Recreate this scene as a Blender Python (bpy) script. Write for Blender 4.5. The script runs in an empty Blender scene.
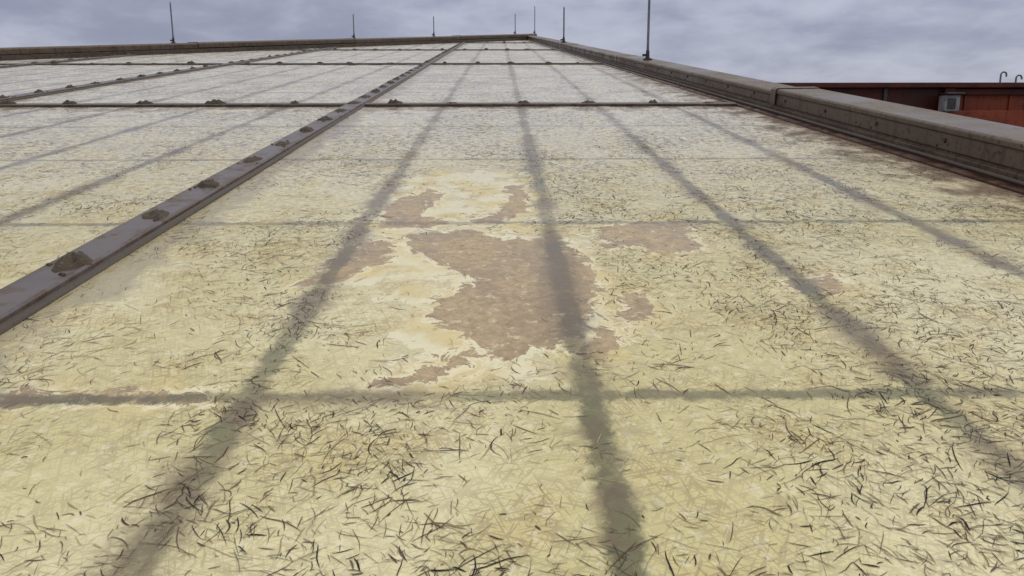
import bpy, math, random
import numpy as np
from mathutils import Vector, Matrix, noise as mnoise
random.seed(7); rng=np.random.default_rng(7)
S=bpy.context.scene
S.view_settings.view_transform='Standard'; S.view_settings.look='None'; S.view_settings.exposure=0
TILT=math.radians(9)
U=.305; B=.605; H=.315
def Yn(n): return n*B-.015
RM=Matrix.Rotation(TILT,4,'X')

# ---------------------------------------------------------------- node helper
class NT:
    def __init__(s,name):
        s.m=bpy.data.materials.new(name); s.m.use_nodes=True
        s.t=s.m.node_tree; s.b=s.t.nodes['Principled BSDF']
    def n(s,typ,**k):
        x=s.t.nodes.new(typ)
        for a,v in k.items(): setattr(x,a,v)
        return x
    def link(s,a,b): s.t.links.new(a,b)
    def put(s,sock,v):
        if isinstance(v,bpy.types.NodeSocket): s.link(v,sock)
        else: sock.default_value=v
    def math(s,op,a,b=0.0,c=None,clamp=False):
        x=s.n('ShaderNodeMath',operation=op); x.use_clamp=clamp
        s.put(x.inputs[0],a); s.put(x.inputs[1],b)
        if c is not None: s.put(x.inputs[2],c)
        return x.outputs[0]
    def ss(s,v,a,b,lo=0.,hi=1.):
        x=s.n('ShaderNodeMapRange',interpolation_type='SMOOTHSTEP')
        s.put(x.inputs[0],v)
        if a>b: a,b,lo,hi=b,a,hi,lo
        x.inputs[1].default_value=a;x.inputs[2].default_value=b;x.inputs[3].default_value=lo;x.inputs[4].default_value=hi
        return x.outputs[0]
    def noise(s,vec,scale,detail=4,rough=.55,dist=0,dim='3D'):
        x=s.n('ShaderNodeTexNoise',noise_dimensions=dim); s.put(x.inputs['Vector'],vec)
        x.inputs['Scale'].default_value=scale;x.inputs['Detail'].default_value=detail
        x.inputs['Roughness'].default_value=rough;x.inputs['Distortion'].default_value=dist
        return x.outputs[0]
    def mapping(s,vec,loc=(0,0,0),rot=(0,0,0),scale=(1,1,1)):
        x=s.n('ShaderNodeMapping'); s.put(x.inputs[0],vec)
        x.inputs[1].default_value=loc;x.inputs[2].default_value=rot;x.inputs[3].default_value=scale
        return x.outputs[0]
    def mix(s,f,a,b,mode='MIX'):
        x=s.n('ShaderNodeMix',data_type='RGBA',blend_type=mode)
        def c(v): return v if isinstance(v,bpy.types.NodeSocket) else (*v,1)
        s.put(x.inputs[0],f); s.put(x.inputs[6],c(a)); s.put(x.inputs[7],c(b))
        return x.outputs[2]
    def obj(s): return s.n('ShaderNodeTexCoord').outputs['Object']
    def bump(s,h,strength=.3,dist=.002):
        x=s.n('ShaderNodeBump'); s.put(x.inputs['Height'],h)
        x.inputs['Strength'].default_value=strength;x.inputs['Distance'].default_value=dist
        s.link(x.outputs[0],s.b.inputs['Normal'])

def simple(name,c1,c2,scale=6,rough=(.35,.6),metal=0,bump=.15,bd=.002,speck=None,spscale=60,spth=(.55,.66),streak=None,spec=.5):
    k=NT(name);P=k.obj()
    a=k.noise(P,scale,4,.6)
    col=k.mix(k.ss(a,.35,.65),c1,c2)
    if streak:
        st=k.noise(k.mapping(P,loc=(1,5,2),scale=(1,1,.12)),38,4,.6)
        col=k.mix(k.ss(st,.50,.66,0,.7),col,streak)
    if speck:
        sp=k.noise(k.mapping(P,loc=(3,1,2)),spscale,4,.65)
        col=k.mix(k.ss(sp,*spth),col,speck)
    k.put(k.b.inputs['Base Color'],col)
    k.put(k.b.inputs['Roughness'],k.ss(a,.35,.65,*rough))
    k.b.inputs['Metallic'].default_value=metal
    k.b.inputs['Specular IOR Level'].default_value=spec
    k.bump(k.noise(P,spscale*2,2),bump,bd)
    return k.m

# ---------------------------------------------------------------- mesh helper
def mkobj(name,verts,faces,mat,parent=None,smooth=False):
    me=bpy.data.meshes.new(name); me.from_pydata([tuple(v) for v in verts],[],faces); me.update()
    if smooth: me.polygons.foreach_set('use_smooth',[True]*len(me.polygons))
    o=bpy.data.objects.new(name,me); S.collection.objects.link(o)
    if mat: me.materials.append(mat)
    if parent: o.parent=parent
    return o
def empty(name,loc=(0,0,0),tilt=False):
    e=bpy.data.objects.new(name,None); S.collection.objects.link(e); e.location=loc
    if tilt: e.rotation_euler=(TILT,0,0)
    e.empty_display_size=.1
    return e
def sweep(name,p0,p1,prof,mat,parent=None,bev=0,segs=1,jit=0,closed=True):
    p0=Vector(p0);p1=Vector(p1); d=(p1-p0); L=d.length; d.normalize()
    right=Vector((d.y,-d.x,0)).normalized(); up=right.cross(d)
    V=[];F=[];n=len(prof)
    for i in range(segs+1):
        c=p0+d*L*i/segs
        for a,h in prof:
            j=jit*mnoise.noise(Vector((i*.37,a*40,h*90))) if jit else 0
            V.append(c+right*(a+j)+up*(h+j))
    for i in range(segs):
        for k in range(n if closed else n-1):
            k2=(k+1)%n
            F.append((i*n+k,i*n+k2,(i+1)*n+k2,(i+1)*n+k))
    F.append(tuple(range(n)));F.append(tuple(reversed(range(segs*n,segs*n+n))))
    o=mkobj(name,V,F,mat,parent)
    if bev:
        m=o.modifiers.new('b','BEVEL');m.width=bev;m.segments=2;m.limit_method='ANGLE'
    return o
def box(name,lo,hi,mat,parent=None,bev=0):
    x0,y0,z0=lo;x1,y1,z1=hi
    V=[(x0,y0,z0),(x1,y0,z0),(x1,y1,z0),(x0,y1,z0),(x0,y0,z1),(x1,y0,z1),(x1,y1,z1),(x0,y1,z1)]
    F=[(0,3,2,1),(4,5,6,7),(0,1,5,4),(1,2,6,5),(2,3,7,6),(3,0,4,7)]
    o=mkobj(name,V,F,mat,parent)
    if bev:
        m=o.modifiers.new('b','BEVEL');m.width=bev;m.segments=2
    return o
def tube(name,pts,radii,mat,parent=None,seg=12):
    pts=[Vector(p) for p in pts];V=[];F=[]
    for i,p in enumerate(pts):
        d=(pts[min(i+1,len(pts)-1)]-pts[max(i-1,0)]).normalized()
        a=Vector((1,0,0)) if abs(d.x)<.9 else Vector((0,1,0))
        s=d.cross(a).normalized();t=d.cross(s)
        for k in range(seg):
            g=2*math.pi*k/seg; V.append(p+(s*math.cos(g)+t*math.sin(g))*radii[i])
    for i in range(len(pts)-1):
        for k in range(seg):
            F.append((i*seg+k,i*seg+(k+1)%seg,(i+1)*seg+(k+1)%seg,(i+1)*seg+k))
    F.append(tuple(range(seg)));F.append(tuple(reversed(range((len(pts)-1)*seg,len(pts)*seg))))
    return mkobj(name,V,F,mat,parent,smooth=False)

# ---------------------------------------------------------------- panel peel polygons (roof units u,n), bias
polys=[
 (.002,[(-.487,1.876),(-.158,1.934),(0,1.838),(.302,1.838),(.384,1.632),(.409,1.464),(.333,1.31),(.207,1.208),(.1,1.158),(0,1.119),(-.076,1.208),(-.158,1.23),(-.254,1.325),(-.238,1.417),(-.143,1.464),(-.085,1.528),(-.271,1.632),(-.433,1.75)]),
 (-.003,[(-.55,1.87),(-.494,1.709),(-.607,1.561),(-.688,1.475),(-.84,1.50),(-.75,1.78)]),
 (.003,[(-.33,1.045),(-.222,1.107),(-.09,1.178),(-.105,1.10),(-.217,1.05)]),
 (0,[(.26,1.160),(.362,1.286),(.415,1.217),(.38,1.16)]),
 (-.007,[(-.66,1.93),(-.70,2.25),(-.457,2.454),(-.349,2.359),(-.426,2.098),(-.247,2.02),(-.373,1.945)]),
 (-.008,[(0,2.482),(.168,2.514),(.183,2.133),(.027,1.986),(-.247,1.97),(-.057,2.108),(.031,2.288)]),
 (-.003,[(.516,1.955),(.768,2.018),(1.021,1.976),(.976,1.75),(.76,1.67),(.655,1.767),(.505,1.75)]),
 (-.002,[(.505,1.426),(.61,1.437),(.61,1.321),(.472,1.29)]),
 (-.014,[(1.147,1.515),(1.474,1.581),(1.503,1.444),(1.153,1.386)]),
 (-.007,[(-1.9,1.03),(-1.3,1.035),(-.85,1.03),(-.85,.985),(-1.4,.975),(-1.9,.99)]),
]
polys=[(b,np.array([(u*U,Yn(n)) for u,n in p])) for b,p in polys]
def sdf(X,Y,pl=None):
    best=np.full(X.shape,-1e3)
    for bias,p in (pl or polys):
        inside=np.zeros(X.shape,bool); dmin=np.full(X.shape,1e9)
        m=len(p)
        for i in range(m):
            ax,ay=p[i];bx,by=p[(i+1)%m]
            c=((ay>Y)!=(by>Y))
            with np.errstate(divide='ignore',invalid='ignore'):
                xi=(bx-ax)*(Y-ay)/((by-ay) if by!=ay else 1e-9)+ax
            inside^=(c&(X<xi))
            dx,dy=bx-ax,by-ay
            t=np.clip(((X-ax)*dx+(Y-ay)*dy)/(dx*dx+dy*dy),0,1)
            dmin=np.minimum(dmin,np.hypot(X-ax-t*dx,Y-ay-t*dy))
        best=np.maximum(best,np.where(inside,dmin,-dmin)+bias)
    return best
# thin bleached / flaking zone around and above the peel
halo=[(0,np.array([(u*U,Yn(n)) for u,n in [(-.72,1.5),(-.72,2.6),(-.3,2.85),(.15,2.7),(.25,2.1),(.42,1.9),(.5,1.25),(.1,1.08),(-.35,1.0),(-.38,1.3),(-.5,1.5)]]))]

# ---------------------------------------------------------------- edges of the skylight
def curbX(Y): return 1.013-.0445*(Y-1.41)
ridgeP=Vector((1.80*U,Yn(24),0)); ridgeL=Vector((-26*U,Yn(24-27.8*.78),0))
def ridgeY(X):
    t=(X-ridgeL.x)/(ridgeP.x-ridgeL.x); return ridgeL.y+t*(ridgeP.y-ridgeL.y)

# ---------------------------------------------------------------- panel material
k=NT('weathered_fiberglass_panel');P=k.obj()
sep=k.n('ShaderNodeSeparateXYZ');k.link(P,sep.inputs[0]);X,Y=sep.outputs[0],sep.outputs[1]
def N2(loc,scale,detail,rough=.6,dist=0): return k.noise(k.mapping(P,loc=loc),scale,detail,rough,dist,'2D')
n_low=N2((0,0,0),2.3,3); n_mid=N2((5,2,0),11,4,.62); n_hi=N2((1,7,0),75,3,.68)
base=k.mix(k.ss(n_low,.35,.65),(.61,.54,.265),(.71,.65,.385))
base=k.mix(k.ss(n_mid,.50,.70,0,.5),base,(.58,.46,.18))
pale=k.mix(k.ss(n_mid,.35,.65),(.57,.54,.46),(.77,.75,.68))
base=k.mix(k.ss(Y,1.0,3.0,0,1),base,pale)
acc=None
for i,(ang,sx,sy,th) in enumerate([(.35,36,380,.585),(1.2,32,420,.585),(2.0,38,380,.585),(2.8,32,400,.585)]):
    v=k.mapping(P,loc=(i*3.1,i*1.7,0),rot=(0,0,ang)); v=k.mapping(v,scale=(sx,sy,1))
    f=k.ss(k.noise(v,1.0,1,.5,.5,'2D'),th,th+.05)
    acc=f if acc is None else k.math('MAXIMUM',acc,f)
base=k.mix(k.math('MULTIPLY',acc,k.ss(n_mid,.3,.7,.18,.55)),base,(.25,.19,.11))
nearf=k.ss(Y,.5,1.8,.12,.6)
base=k.mix(k.math('MULTIPLY',k.ss(n_hi,.51,.66),nearf),base,(.33,.265,.165))
base=k.mix(k.ss(n_hi,.44,.32,0,.35),base,(.80,.76,.57))
sp=N2((9,4,0),48,5,.75)
spf=k.math('MULTIPLY',k.ss(sp,.515,.575),k.ss(Y,.8,2.4,.06,.95))
patchy=N2((2,8,0),3.4,3)
spf=k.math('MULTIPLY',spf,k.ss(patchy,.36,.6,.35,1))
base=k.mix(spf,base,(.165,.122,.09))
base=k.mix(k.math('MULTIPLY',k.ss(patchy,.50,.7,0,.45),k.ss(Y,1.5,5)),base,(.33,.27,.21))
# bleached flaking zone
ha=k.n('ShaderNodeAttribute',attribute_name='flake').outputs['Fac']
hn=k.math('ADD',ha,k.math('MULTIPLY',k.math('SUBTRACT',N2((13,3,0),17,6,.65),.5),2.0))
base=k.mix(k.ss(hn,.45,.62,0,.75),base,k.mix(k.ss(n_mid,.44,.64),(.76,.71,.50),(.66,.55,.28)))
base=k.mix(k.math('MULTIPLY',k.math('MULTIPLY',k.ss(hn,.50,.56),k.ss(hn,.66,.58)),.5),base,(.40,.31,.18))
# peeled patches
at=k.n('ShaderNodeAttribute',attribute_name='peel'); pe=at.outputs['Fac']
en=N2((3,3,0),30,7,.72,.5)
pn=k.math('ADD',pe,k.math('MULTIPLY',k.math('SUBTRACT',en,.5),2.4))
ring=k.math('MULTIPLY',k.ss(pe,-.55,.30),k.ss(N2((7,1,0),14,3),.44,.60))
base=k.mix(k.math('MULTIPLY',ring,.6),base,(.66,.53,.25))
rim=k.math('MULTIPLY',k.ss(pn,.15,.40),k.ss(N2((7,9,0),20,3),.38,.52))
base=k.mix(k.math('MULTIPLY',rim,.88),base,(.79,.72,.49))
half=k.math('MULTIPLY',k.ss(pn,.34,.44),k.ss(N2((2,9,5),16,4),.51,.58))
base=k.mix(k.math('MULTIPLY',half,.75),base,(.47,.35,.19))
peel=k.ss(pn,.50,.53)
edge=k.math('MULTIPLY',k.ss(pn,.47,.51),k.ss(pn,.60,.53))
brown=k.mix(k.ss(n_mid,.38,.62),(.34,.24,.125),(.46,.34,.19))
brown=k.mix(k.ss(n_hi,.48,.64,0,.5),brown,(.24,.165,.09))
brown=k.mix(k.ss(n_hi,.44,.34,0,.35),brown,(.55,.44,.28))
brown=k.mix(k.math('MULTIPLY',k.ss(sp,.61,.64),.7),brown,(.70,.60,.38))
brown=k.mix(k.math('MULTIPLY',acc,.3),brown,(.22,.16,.09))
base=k.mix(peel,base,brown)
base=k.mix(k.math('MULTIPLY',edge,.5),base,(.14,.09,.05))
# shadow of the support grid below, painted into the sheet colour / dirt over it
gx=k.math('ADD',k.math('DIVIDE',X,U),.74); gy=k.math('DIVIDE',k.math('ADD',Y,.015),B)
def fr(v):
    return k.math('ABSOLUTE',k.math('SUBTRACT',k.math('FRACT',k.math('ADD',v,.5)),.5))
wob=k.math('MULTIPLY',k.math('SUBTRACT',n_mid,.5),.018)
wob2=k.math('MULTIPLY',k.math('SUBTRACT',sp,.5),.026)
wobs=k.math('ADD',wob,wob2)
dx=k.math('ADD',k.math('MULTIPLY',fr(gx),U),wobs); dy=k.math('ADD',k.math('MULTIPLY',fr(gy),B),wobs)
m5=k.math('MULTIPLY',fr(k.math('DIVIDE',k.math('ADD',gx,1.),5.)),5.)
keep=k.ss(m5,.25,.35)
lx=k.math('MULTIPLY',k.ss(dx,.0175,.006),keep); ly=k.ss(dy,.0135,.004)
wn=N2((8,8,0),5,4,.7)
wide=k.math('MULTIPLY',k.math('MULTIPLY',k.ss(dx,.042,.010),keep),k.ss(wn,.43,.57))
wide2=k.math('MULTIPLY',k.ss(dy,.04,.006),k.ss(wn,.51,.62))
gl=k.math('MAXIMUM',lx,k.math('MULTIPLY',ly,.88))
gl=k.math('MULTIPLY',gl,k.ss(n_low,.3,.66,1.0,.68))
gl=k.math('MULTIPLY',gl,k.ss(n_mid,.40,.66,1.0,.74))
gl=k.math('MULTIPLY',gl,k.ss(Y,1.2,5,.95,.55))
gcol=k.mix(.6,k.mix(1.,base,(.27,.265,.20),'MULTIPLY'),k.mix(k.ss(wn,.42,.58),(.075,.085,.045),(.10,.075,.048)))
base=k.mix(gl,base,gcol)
base=k.mix(k.math('MULTIPLY',k.math('MAXIMUM',k.math('MULTIPLY',wide,.8),k.math('MULTIPLY',wide2,.6)),k.ss(sp,.40,.56,.35,.95)),base,(.12,.08,.05))
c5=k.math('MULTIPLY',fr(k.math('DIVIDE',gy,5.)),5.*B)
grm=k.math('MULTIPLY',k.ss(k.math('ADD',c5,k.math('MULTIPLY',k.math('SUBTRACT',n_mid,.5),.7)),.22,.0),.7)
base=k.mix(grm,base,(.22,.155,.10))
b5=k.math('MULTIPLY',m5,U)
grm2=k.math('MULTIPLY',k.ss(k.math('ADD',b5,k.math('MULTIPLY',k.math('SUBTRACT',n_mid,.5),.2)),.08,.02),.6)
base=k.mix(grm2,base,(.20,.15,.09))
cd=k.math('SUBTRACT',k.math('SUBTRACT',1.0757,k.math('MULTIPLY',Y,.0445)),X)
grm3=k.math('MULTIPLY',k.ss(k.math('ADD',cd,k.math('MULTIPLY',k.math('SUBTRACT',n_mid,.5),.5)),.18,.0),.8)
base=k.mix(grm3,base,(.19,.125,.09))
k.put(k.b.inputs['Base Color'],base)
k.put(k.b.inputs['Roughness'],k.ss(n_mid,.3,.7,.17,.42))
k.b.inputs['Specular IOR Level'].default_value=.48
k.bump(k.math('ADD',n_hi,k.math('MULTIPLY',n_mid,1.5)),.24,.0012)
panel_mat=k.m

# fibre material
k=NT('dark_glass_fiber')
at=k.n('ShaderNodeAttribute',attribute_name='tone')
k.put(k.b.inputs['Base Color'],at.outputs['Color']); k.b.inputs['Roughness'].default_value=.8
k.b.inputs['Specular IOR Level'].default_value=.1
fib_mat=k.m

batten_mat=simple('wet_aluminium_batten',(.066,.050,.050),(.14,.115,.118),14,(.20,.48),.25,.3,.001,(.085,.048,.030),28,(.47,.60),None,.4)
cross_mat=simple('dirty_cross_bar',(.07,.050,.042),(.13,.10,.082),14,(.35,.6),.1,.3,.001,(.05,.033,.025),40)
crust_mat=simple('sealant_crust',(.034,.024,.015),(.075,.053,.032),60,(.6,.9),0,.8,.003,(.12,.09,.055),160)
lip_mat=simple('dark_gasket',(.040,.029,.023),(.08,.058,.044),30,(.4,.7),0,.4,.002,None,90)
curb_mat=simple('brown_painted_metal',(.088,.062,.043),(.132,.097,.069),5,(.28,.55),.0,.15,.0008,(.045,.027,.018),70,(.54,.65),(.070,.038,.022),.35)
flash_mat=simple('rusty_wet_flashing',(.065,.028,.019),(.12,.06,.042),16,(.2,.5),.1,.3,.001,(.04,.022,.015),50)
bolt_mat=simple('dark_steel',(.045,.04,.04),(.09,.08,.08),50,(.3,.5),.7,.1)
rod_mat=simple('galvanised_rod',(.14,.14,.155),(.22,.22,.235),20,(.35,.5),.6,.1)
orange_mat=simple('rust_red_metal_cladding',(.19,.040,.018),(.26,.058,.024),3,(.35,.55),.0,.1,.001,(.10,.024,.013),12,(.52,.7),(.13,.03,.016),.25)
maroon_mat=simple('maroon_cladding',(.055,.014,.010),(.10,.025,.016),4,(.4,.6),0,.1,.001,(.035,.012,.009),25,(.55,.66),None,.25)
deck_mat=simple('gravel_roof_deck',(.16,.15,.14),(.26,.25,.23),3,(.7,.9),0,.6,.01,(.09,.085,.08),60)
wall_mat=simple('grey_render_wall',(.25,.23,.21),(.33,.31,.28),2,(.7,.9),0,.2,.003)
ground_mat=simple('ground_grass_and_earth',(.06,.075,.035),(.12,.11,.07),.02,(.8,1),0,.2,.05,(.05,.06,.03),.5)
greyb_mat=simple('light_grey_plastic',(.20,.205,.22),(.28,.285,.30),8,(.35,.5),0,.05,.001,(.13,.12,.11),30)
moss_mat=simple('moss',(.04,.07,.015),(.08,.11,.03),60,(.8,1),0,.6,.004)

# ================================================================ skylight
sky_e=empty('fiberglass_skylight_roof',tilt=True)
def span(a,b,st): return list(np.linspace(a,b,max(2,int(round((b-a)/st))+1)))[:-1]
xs=span(-8.2,-.65,.12)+span(-.65,.5,.004)+[.5]
xs2=span(.5,1.05,.06)+[1.05]
xs=np.array(xs+xs2[1:])
ys=np.array(span(-.9,.5,.1)+span(.5,1.62,.0045)+span(1.62,14.6,.12)+[14.6])
GX,GY=np.meshgrid(xs,ys)
CX=curbX(GY)+.03; GXc=np.minimum(GX,CX)
RY=ridgeL.y+(GXc-ridgeL.x)/(ridgeP.x-ridgeL.x)*(ridgeP.y-ridgeL.y)+.03
GYc=np.minimum(GY,RY)
nx,ny=len(xs),len(ys)
sd=sdf(GXc.ravel(),GYc.ravel())
peel=np.clip(.5+sd/.04,-1.0,1.7)
flake=np.clip(.5+sdf(GXc.ravel(),GYc.ravel(),halo)/.12,-1.0,.75)
GZ=np.zeros_like(GX)
V=np.stack([GXc,GYc,GZ],-1).reshape(-1,3)
idx=np.arange(nx*ny).reshape(ny,nx)
F=np.stack([idx[:-1,:-1],idx[:-1,1:],idx[1:,1:],idx[1:,:-1]],-1).reshape(-1,4)
pv=V[F]; d1=(pv[:,2]-pv[:,0]);d2=(pv[:,3]-pv[:,1]); area=np.abs(d1[:,0]*d2[:,1]-d1[:,1]*d2[:,0])
F=F[area>1e-8]
def fastmesh(name,V,F,mat,parent):
    me=bpy.data.meshes.new(name)
    me.vertices.add(len(V)); me.vertices.foreach_set('co',V.astype(np.float32).ravel())
    me.loops.add(F.size); me.loops.foreach_set('vertex_index',F.astype(np.int32).ravel())
    me.polygons.add(len(F)); me.polygons.foreach_set('loop_start',np.arange(0,F.size,F.shape[1],dtype=np.int32))
    me.update(calc_edges=True); me.validate()
    me.materials.append(mat)
    o=bpy.data.objects.new(name,me);S.collection.objects.link(o);o.parent=parent
    return o
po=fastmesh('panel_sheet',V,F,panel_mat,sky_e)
a=po.data.attributes.new('peel','FLOAT','POINT')
a.data.foreach_set('value',peel.astype(np.float32)[:len(po.data.vertices)])
a=po.data.attributes.new('flake','FLOAT','POINT')
a.data.foreach_set('value',flake.astype(np.float32)[:len(po.data.vertices)])

# ---- exposed fibres (one object)
def nz(x,y,s,o=0): return mnoise.noise(Vector((x*s+o,y*s-o,o*.3)))
zones=[(.12,.85,-.75,1.12,31000),(.85,1.45,-1.1,1.12,23000),(1.45,2.1,-1.7,1.12,13000),(2.1,3.0,-2.4,1.05,7000),(3.0,4.6,-2.6,1.0,2000)]
fx=[];fy=[]
for y0,y1,x0,x1,d in zones:
    N=int((y1-y0)*(x1-x0)*d)
    fx.append(rng.uniform(x0,x1,N));fy.append(rng.uniform(y0,y1,N))
fx=np.concatenate(fx);fy=np.concatenate(fy)
s_=sdf(fx,fy); h_=sdf(fx,fy,halo)
dens=np.array([nz(x,y,4,3)+.9*nz(x,y,15,9) for x,y in zip(fx,fy)])
right=np.clip((fx+.15)/.45,0,1)
pk=np.clip(.38+1.1*dens+.38*right,.08,1)
pk*=np.where(s_>-.006,.06,1)
pk*=np.where(h_>0,.35,1)
pk*=np.where(fx<curbX(fy)-.015,1,0)
ok=rng.random(len(fx))<pk
fx,fy,dens,right=fx[ok],fy[ok],dens[ok],right[ok];N=len(fx)
Ln=np.clip(rng.lognormal(math.log(.0105),.6,N),.003,.038)
wd=np.clip(rng.lognormal(math.log(.00022),.5,N),.00010,.00065)
wd*=np.where(fy>1.2,1.35,1)
flow=np.array([nz(x,y,3,20)*3.5+nz(x,y,14,31)*2 for x,y in zip(fx,fy)])
ang=flow+rng.normal(0,.95,N)
curv=rng.normal(0,.42,N)*np.where(rng.random(N)<.15,2.2,1); sb=rng.normal(0,.13,N)
K=6
V=np.zeros((N,2*K,3));cx=fx.copy();cy=fy.copy();aa=ang-curv/2
wp=[.35,.9,1,.95,.7,.25]
for j in range(K):
    th=aa+curv*j/(K-1)+sb*math.sin(2*math.pi*j/(K-1))
    px,py=-np.sin(th),np.cos(th)
    w=wd*wp[j]
    V[:,2*j,0]=cx+px*w;V[:,2*j,1]=cy+py*w
    V[:,2*j+1,0]=cx-px*w;V[:,2*j+1,1]=cy-py*w
    z=.0004+.0003*math.sin(math.pi*j/(K-1))*rng.random(N)
    V[:,2*j,2]=z;V[:,2*j+1,2]=z
    cx=cx+np.cos(th)*Ln/(K-1);cy=cy+np.sin(th)*Ln/(K-1)
base_i=(np.arange(N)*2*K)[:,None]
q=[]
for j in range(K-1):
    q.append(base_i+np.array([2*j,2*j+1,2*j+3,2*j+2])[None,:])
F=np.stack(q,1).reshape(-1,4)
fo=fastmesh('exposed_fibers',V.reshape(-1,3),F,fib_mat,sky_e)
t=np.clip(rng.beta(1.0,1.2,N)-.4*dens-.22*right+.06,0,1)[:,None]
cd_=np.array([.018,.012,.020]);cm=np.array([.13,.095,.065]);cl=np.array([.42,.35,.17])
col=np.where(t<.5,cd_+(cm-cd_)*t*2,cm+(cl-cm)*(t-.5)*2)
col=np.concatenate([col,np.ones((N,1))],1)
ca=fo.data.color_attributes.new('tone','FLOAT_COLOR','POINT')
ca.data.foreach_set('color',np.repeat(col,2*K,axis=0).astype(np.float32).ravel())

# ---- crusty lumps helper
def lump(V,F,cx,cy,rx,ry,h,z0,seed,ang=0):
    n=18;rings=6;b=len(V)
    V.append((cx,cy,z0+h))
    for i in range(1,rings+1):
        f=i/rings
        for j in range(n):
            g=2*math.pi*j/n
            w=1+.4*mnoise.noise(Vector((math.cos(g)*1.6+seed,math.sin(g)*1.6,seed*.7)))
            x=math.cos(g)*rx*f*w;y=math.sin(g)*ry*f*w
            zz=z0+h*(1-f**2.2)*(1+1.1*mnoise.noise(Vector((x*90+seed,y*90,1))))
            if i==rings: zz=z0-.0015
            V.append((cx+x*math.cos(ang)-y*math.sin(ang),cy+x*math.sin(ang)+y*math.cos(ang),zz))
    for j in range(n): F.append((b,b+1+j,b+1+(j+1)%n))
    for i in range(rings-1):
        for j in range(n):
            a0=b+1+i*n;F.append((a0+j,a0+n+j,a0+n+(j+1)%n,a0+(j+1)%n))
# ---- battens
LV=[];LF=[]
for bi,bu in enumerate([-1.88,-6.88,-11.88,-16.88]):
    bx=bu*U; y1=min(ridgeY(bx),14.3)
    wv=.0305
    prof=[(-wv,.001),(-wv,.011),(-wv+.004,.0135),(-.02,.0125),(.02,.0125),(wv-.004,.0135),(wv,.011),(wv,.001)]
    sweep('batten_%d'%(bi+1),(bx,-.9,0),(bx,y1,0),prof,batten_mat,sky_e,segs=40,jit=.0006)
    lp=[(wv+.0005,.0015),(wv+.0005,.007),(wv+.006,.005),(wv+.009,.0015)]
    sweep('gasket_%d'%(bi+1),(bx,-.9,0),(bx,y1,0),lp,lip_mat,sky_e,segs=60,jit=.002)
    y=Yn(1.777-.165)-.26*5
    i=0
    while y<y1:
        r=random.Random(bi*100+i)
        lump(LV,LF,bx+r.uniform(-.004,.004),y+r.uniform(-.012,.012),.022*r.uniform(.85,1.15),.032*r.uniform(.75,1.25),.007*r.uniform(.8,1.6),.0125,bi*31+i,r.uniform(-.4,.4))
        for c in range(6):
            lump(LV,LF,bx+r.uniform(-.024,.024),y+r.uniform(-.06,.06),.003*r.uniform(.5,1.6),.004*r.uniform(.5,1.5),.0025,.0128,bi*31+i*7+c)
        y+=.2565;i+=1
# ---- cross bars
for ci,cn in enumerate([5,10,15,20]):
    y=Yn(cn); xr=curbX(y)-.005
    xl=max(-8.2,ridgeL.x+(y-ridgeL.y)/(ridgeP.y-ridgeL.y)*(ridgeP.x-ridgeL.x)+.05)
    wv=.024
    prof=[(-wv,.0012),(-wv,.009),(-wv+.004,.011),(wv-.004,.011),(wv,.009),(wv,.0012)]
    cuts=[xl]+[u*U for u in (-16.88,-11.88,-6.88,-1.88) if u*U>xl+.05]+[xr]
    for q_,(c0,c1) in enumerate(zip(cuts[:-1],cuts[1:])):
        s0=c0+(.042 if q_>0 else 0); s1=c1-(.034 if q_<len(cuts)-2 else 0)
        sweep('crossbar_%d_%d'%(ci+1,q_+1),(s0,y,0),(s1,y,0),prof,cross_mat,sky_e,segs=16,jit=.0006)
        x=s0+.12;i=0
        while x<s1-.05:
            r=random.Random(ci*57+i+q_*11)
            lump(LV,LF,x+r.uniform(-.03,.03),y,.034*r.uniform(.5,1.3),.018,.008*r.uniform(.5,1.8),.010,ci*17+i+200)
            x+=.26*r.uniform(.85,1.15);i+=1
mkobj('sealant_lumps',LV,LF,crust_mat,sky_e,smooth=True)

# ================================================================ right curb
ce=empty('metal_edge_curb',tilt=True)
YJ=2.78
def cp(y,z=0): return (curbX(y),y,z)
sweep('base_flashing',cp(-1.2),cp(14.7),[(-.004,.0012),(-.004,.005),(.05,.009),(.05,.0012)],flash_mat,ce,segs=60,jit=.001)
# stepped metal profile: kick strip, groove, face, rolled rail edge, top
prN=[(.052,.004),(.052,.020),(.060,.022),(.060,.027),(.055,.029),(.055,.066),(.050,.069),(.050,.080),(.056,.085),(.205,.086),(.212,.080),(.212,-.5),(.19,-.5),(.19,.004)]
sweep('near_section',cp(-1.2),cp(YJ),prN,curb_mat,ce,bev=.0012)
prF=[(a+.004 if a<.1 else a-.004,h-.0085 if h>.05 else h) for a,h in prN]
y=YJ+.003;i=0
while y<14.6:
    y2=min(y+3.0,14.75)
    off=-.0022*(i%2)
    sweep('far_section_%d'%i,cp(y),cp(y2-.004),[(a,h+(off if h>.05 else 0)) for a,h in prF],curb_mat,ce,bev=.0012)
    y=y2;i+=1
    if y>14.7: break
prJ=[(.046,.030),(.046,.082),(.054,.0885),(.206,.0895),(.2145,.082),(.2145,.03),(.2125,.03),(.2125,.0805),(.204,.0865),(.056,.0858),(.0485,.080),(.0485,.030)]
sweep('joint_cover',cp(YJ-.03),cp(YJ+.012),prJ,curb_mat,ce)
pts=[];yy=-.5
while yy<9:
    pts.append((curbX(yy)+.022+.005*mnoise.noise(Vector((yy*2,0,0))),yy,.013));yy+=.12
tube('cable',pts,[.0045]*len(pts),lip_mat,ce,8)
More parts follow.
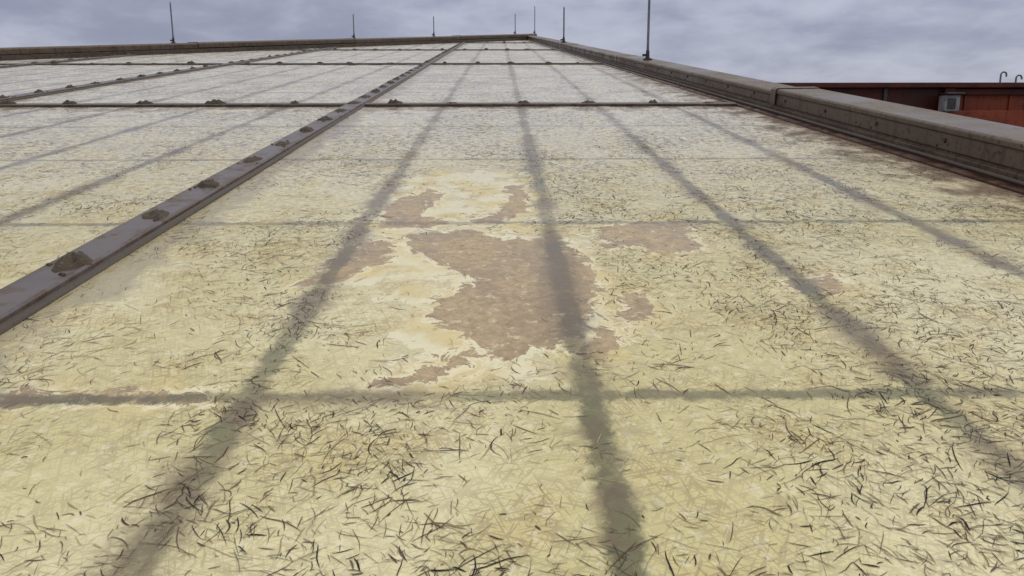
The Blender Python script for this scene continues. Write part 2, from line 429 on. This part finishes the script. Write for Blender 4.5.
def disc(V,F,c,r,t,n=12):
    b=len(V)
    for s in (0,1):
        for j in range(n):
            g=2*math.pi*j/n;rr=r*(1 if s==0 else .8)
            V.append((c[0]-t*s,c[1]+rr*math.cos(g),c[2]+rr*math.sin(g)))
    for j in range(n): F.append((b+j,b+(j+1)%n,b+n+(j+1)%n,b+n+j))
    F.append(tuple(b+n+j for j in range(n)))
BV=[];BF=[];yy=.2
while yy<14:
    near=yy<YJ
    xx=curbX(yy)+(.055 if near else .059)
    disc(BV,BF,(xx,yy,.05),.0055,.004)
    disc(BV,BF,(xx,yy+.028,.036),.004,.003)
    yy+=.31
mkobj('bolts',BV,BF,bolt_mat,ce)

# ================================================================ far diagonal ridge curb
re=empty('ridge_cap',tilt=True)
sweep('ridge_base',ridgeP+Vector((.03,.03,0)),ridgeL,[(-.02,-.4),(-.02,.035),(.012,.035),(.012,.0012),(.05,.0012),(.05,.009),(.03,.012),(.02,.02),(.02,.047),(-.03,.047),(-.2,.04),(-.2,-.4)][::-1],lip_mat,re)
prR=[(.028,.049),(.03,.092),(.018,.102),(-.14,.108),(-.16,.095),(-.16,.049)]
dd=(ridgeL-ridgeP);LL=dd.length;dd.normalize();s=0;i=0
while s<LL:
    e=min(s+2.4,LL)
    sweep('cap_section_%d'%i,ridgeP+dd*s,ridgeP+dd*(e-.006),[(a,h-.004*(i%2)) for a,h in prR],curb_mat,re,bev=.003)
    s=e;i+=1

# ================================================================ rods
def rod(xl,yl,zl,height,r):
    w=RM@Vector((xl,yl,zl))
    e=empty('lightning_rod',w)
    tube('shaft',[(0,0,.02),(0,0,height*.8),(0,0,height*.97),(0,0,height)],[r,r*.9,r*.8,r*.15],rod_mat,e,10)
    tube('socket',[(0,0,.0),(0,0,.012),(0,0,.014),(0,0,.05),(0,0,.06)],[r*2.0,r*2.0,r*1.5,r*1.4,r*1.1],bolt_mat,e,12)
    box('bracket',(-r*3.2,-r*2.2,-.012),(r*3.2,r*2.2,.004),bolt_mat,e,.001)
    box('clamp',(-r*4,-r*1.2,.02),(-r*1.2,r*1.2,.034),bolt_mat,e,.001)
# (x offset from the panel-side line, distance up the slope)
def curbrod(px,h,r):
    lo,hi=1,14.6
    off=.12
    for _ in range(40):
        m=(lo+hi)/2
        if 500+740*(curbX(m)+off)/((m*.941)+.08)>px: lo=m
        else: hi=m
    rod(curbX(lo)+off,lo,.081,h,r)
curbrod(648,.62,.0085); curbrod(564,.41,.010)
for xl,yl,h in [(.66,14.75,.50),(.28,14.3,.36),(-1.02,12.0,.30),(-1.98,10.4,.32),(-3.47,8.85,.42)]:
    if xl<.5: yl=ridgeY(xl)+.06
    rod(xl,yl,.10,h,.008)

MV=[];MF=[]
for i in range(160):
    mx=-2.75+random.gauss(0,.07);my=ridgeY(mx)-.05+random.gauss(0,.02);a=random.random()*6.28;h=random.uniform(.03,.075)
    b=len(MV);MV+= [(mx,my,0),(mx+.006*math.cos(a),my+.006*math.sin(a),0),(mx+random.gauss(0,.01),my+random.gauss(0,.01),h)];MF.append((b,b+1,b+2))
mkobj('moss_tuft',MV,MF,moss_mat,None).rotation_euler=(TILT,0,0)

# ================================================================ building, wall, ground (world frame)
DZ=-.75
be=empty('flat_roof_building')
box('roof_deck',(-14,-4,DZ-.25),(14,20,DZ),deck_mat,be)
box('building_walls',(-13.9,-3.9,-9),(13.9,19.9,DZ-.252),wall_mat,be)
def upstand():
    pts=[Vector((-8.2,-.9,-.012)),Vector((curbX(-.9)+.15,-.9,-.012)),Vector((curbX(14.4)+.15,14.4,-.012)),Vector((ridgeP.x,ridgeP.y,-.012)),Vector((-8.2,ridgeY(-8.2),-.012))]
    top=[RM@p for p in pts];bot=[Vector((p.x,p.y,DZ)) for p in top]
    n=len(pts);F=[tuple(range(n))]
    for i in range(n): F.append((i,i+n,(i+1)%n+n,(i+1)%n))
    mkobj('skylight_upstand',top+bot,F,wall_mat,be)
upstand()

we=empty('parapet_wall')
WY=6.6; WT=.85
box('maroon_panel',(1.05,WY,DZ),(3.88,WY+.2,WT-.045),maroon_mat,we)
box('mullion',(3.883,WY-.05,DZ),(3.97,WY+.2,WT-.045),maroon_mat,we,.004)
box('orange_panel',(3.973,WY+.03,DZ),(9.5,WY+.2,WT-.045),orange_mat,we)
box('orange_plinth',(2.6,WY-.12,DZ),(9.5,WY-.053,WT-.24),orange_mat,we,.004)
box('transom',(3.975,WY-.02,WT-.10),(9.5,WY+.025,WT-.05),maroon_mat,we,.004)
box('coping',(1.0,WY-.08,WT-.043),(9.6,WY+.27,WT),maroon_mat,we,.006)
i=0;x=4.1
while x<9.4:
    box('rib_%d'%i,(x,WY+.015,DZ),(x+.02,WY+.028,WT-.102),orange_mat,we,.003);x+=.4;i+=1
for i in range(4):
    x=1.5+i*.62
    box('post_%d'%i,(x,WY-.02,DZ),(x+.03,WY-.002,WT-.047),bolt_mat,we)

bx=empty('wall_floodlight',(3.88,WY-.06,.69))
box('housing',(-.07,-.13,-.09),(.06,-.02,.05),greyb_mat,bx,.012)
box('visor',(-.08,-.17,.052),(.07,-.01,.064),bolt_mat,bx,.004)
box('lens',(-.055,-.135,-.07),(.02,-.132,.02),bolt_mat,bx,.002)
box('bracket',(-.025,-.02,-.05),(.025,.012,.05),bolt_mat,bx)
tube('conduit',[(-.03,-.01,-.09),(-.03,-.01,-.2),(-.02,0,-.4)],[.012]*3,bolt_mat,bx,8)
for dxp in (4.44,4.58):
    g=empty('gooseneck_vent_pipe',(dxp,WY+.08,WT))
    hh=.11 if dxp<4.5 else .07
    pts=[(0,0,-.01),(0,0,hh*.7)]+[(.025-.025*math.cos(t),0,hh*.7+.025*math.sin(t)) for t in np.linspace(.3,math.pi,7)]+[(.05,0,hh*.55)]
    tube('pipe',pts,[.0075]*len(pts),rod_mat,g,8)
    tube('flange',[(0,0,0),(0,0,.01)],[.02,.018],bolt_mat,g,10)
mkobj('ground',[(-1500,-1500,-9),(1500,-1500,-9),(1500,1500,-9),(-1500,1500,-9)],[(0,1,2,3)],ground_mat)

# ================================================================ sky + sun
w=bpy.data.worlds.new('World');S.world=w;w.use_nodes=True
T=w.node_tree;T.nodes.clear()
class W(NT):
    def __init__(s): s.t=T
q=W()
out=q.n('ShaderNodeOutputWorld')
SE,SR=math.radians(52),math.radians(70)
sk=q.n('ShaderNodeTexSky',sky_type='NISHITA');sk.sun_disc=False;sk.sun_elevation=SE;sk.sun_rotation=SR
bg1=q.n('ShaderNodeBackground');bg1.inputs[1].default_value=.012;q.link(sk.outputs[0],bg1.inputs[0])
g=q.n('ShaderNodeTexCoord').outputs['Generated']
sp=q.n('ShaderNodeSeparateXYZ');q.link(g,sp.inputs[0])
z=q.math('MAXIMUM',sp.outputs[2],0.)
den=q.math('ADD',z,.22)
cb=q.n('ShaderNodeCombineXYZ')
q.put(cb.inputs[0],q.math('DIVIDE',sp.outputs[0],den));q.put(cb.inputs[1],q.math('DIVIDE',sp.outputs[1],den))
c1=q.noise(cb.outputs[0],2.6,7,.58,.15)
c2=q.noise(q.mapping(cb.outputs[0],loc=(4,2,0)),.8,3,.5)
cc=q.math('ADD',q.math('MULTIPLY',c1,.5),q.math('MULTIPLY',c2,.5))
col=q.mix(q.ss(cc,.36,.62),(.245,.255,.345),(.44,.45,.54))
warm=q.mix(q.ss(z,.15,.6),col,(.44,.435,.42))
up=q.ss(z,.05,.9,1.,2.0)
bg2=q.n('ShaderNodeBackground');q.link(warm,bg2.inputs[0]);q.link(up,bg2.inputs[1])
ad=q.n('ShaderNodeAddShader');q.link(bg1.outputs[0],ad.inputs[0]);q.link(bg2.outputs[0],ad.inputs[1]);q.link(ad.outputs[0],out.inputs[0])
sl=bpy.data.lights.new('sun','SUN');sl.energy=.95;sl.angle=math.radians(20);sl.color=(1,.96,.90)
so=bpy.data.objects.new('sun',sl);S.collection.objects.link(so)
d=Vector((math.sin(SR)*math.cos(SE),math.cos(SR)*math.cos(SE),math.sin(SE)))
so.rotation_euler=d.to_track_quat('Z','Y').to_euler()

# ================================================================ camera
cam=bpy.data.cameras.new('camera');cam.sensor_width=36;cam.lens=740/1024*36
cam.clip_start=.02;cam.clip_end=4000
co=bpy.data.objects.new('camera',cam);S.collection.objects.link(co)
pitch=math.radians(19.8)
yaw=-math.radians(.9)
loc=Matrix.Translation((0,0,H))@Matrix.Rotation(yaw,4,'Z')@Matrix.Rotation(math.pi/2-pitch,4,'X')
co.matrix_world=RM@loc
S.camera=co
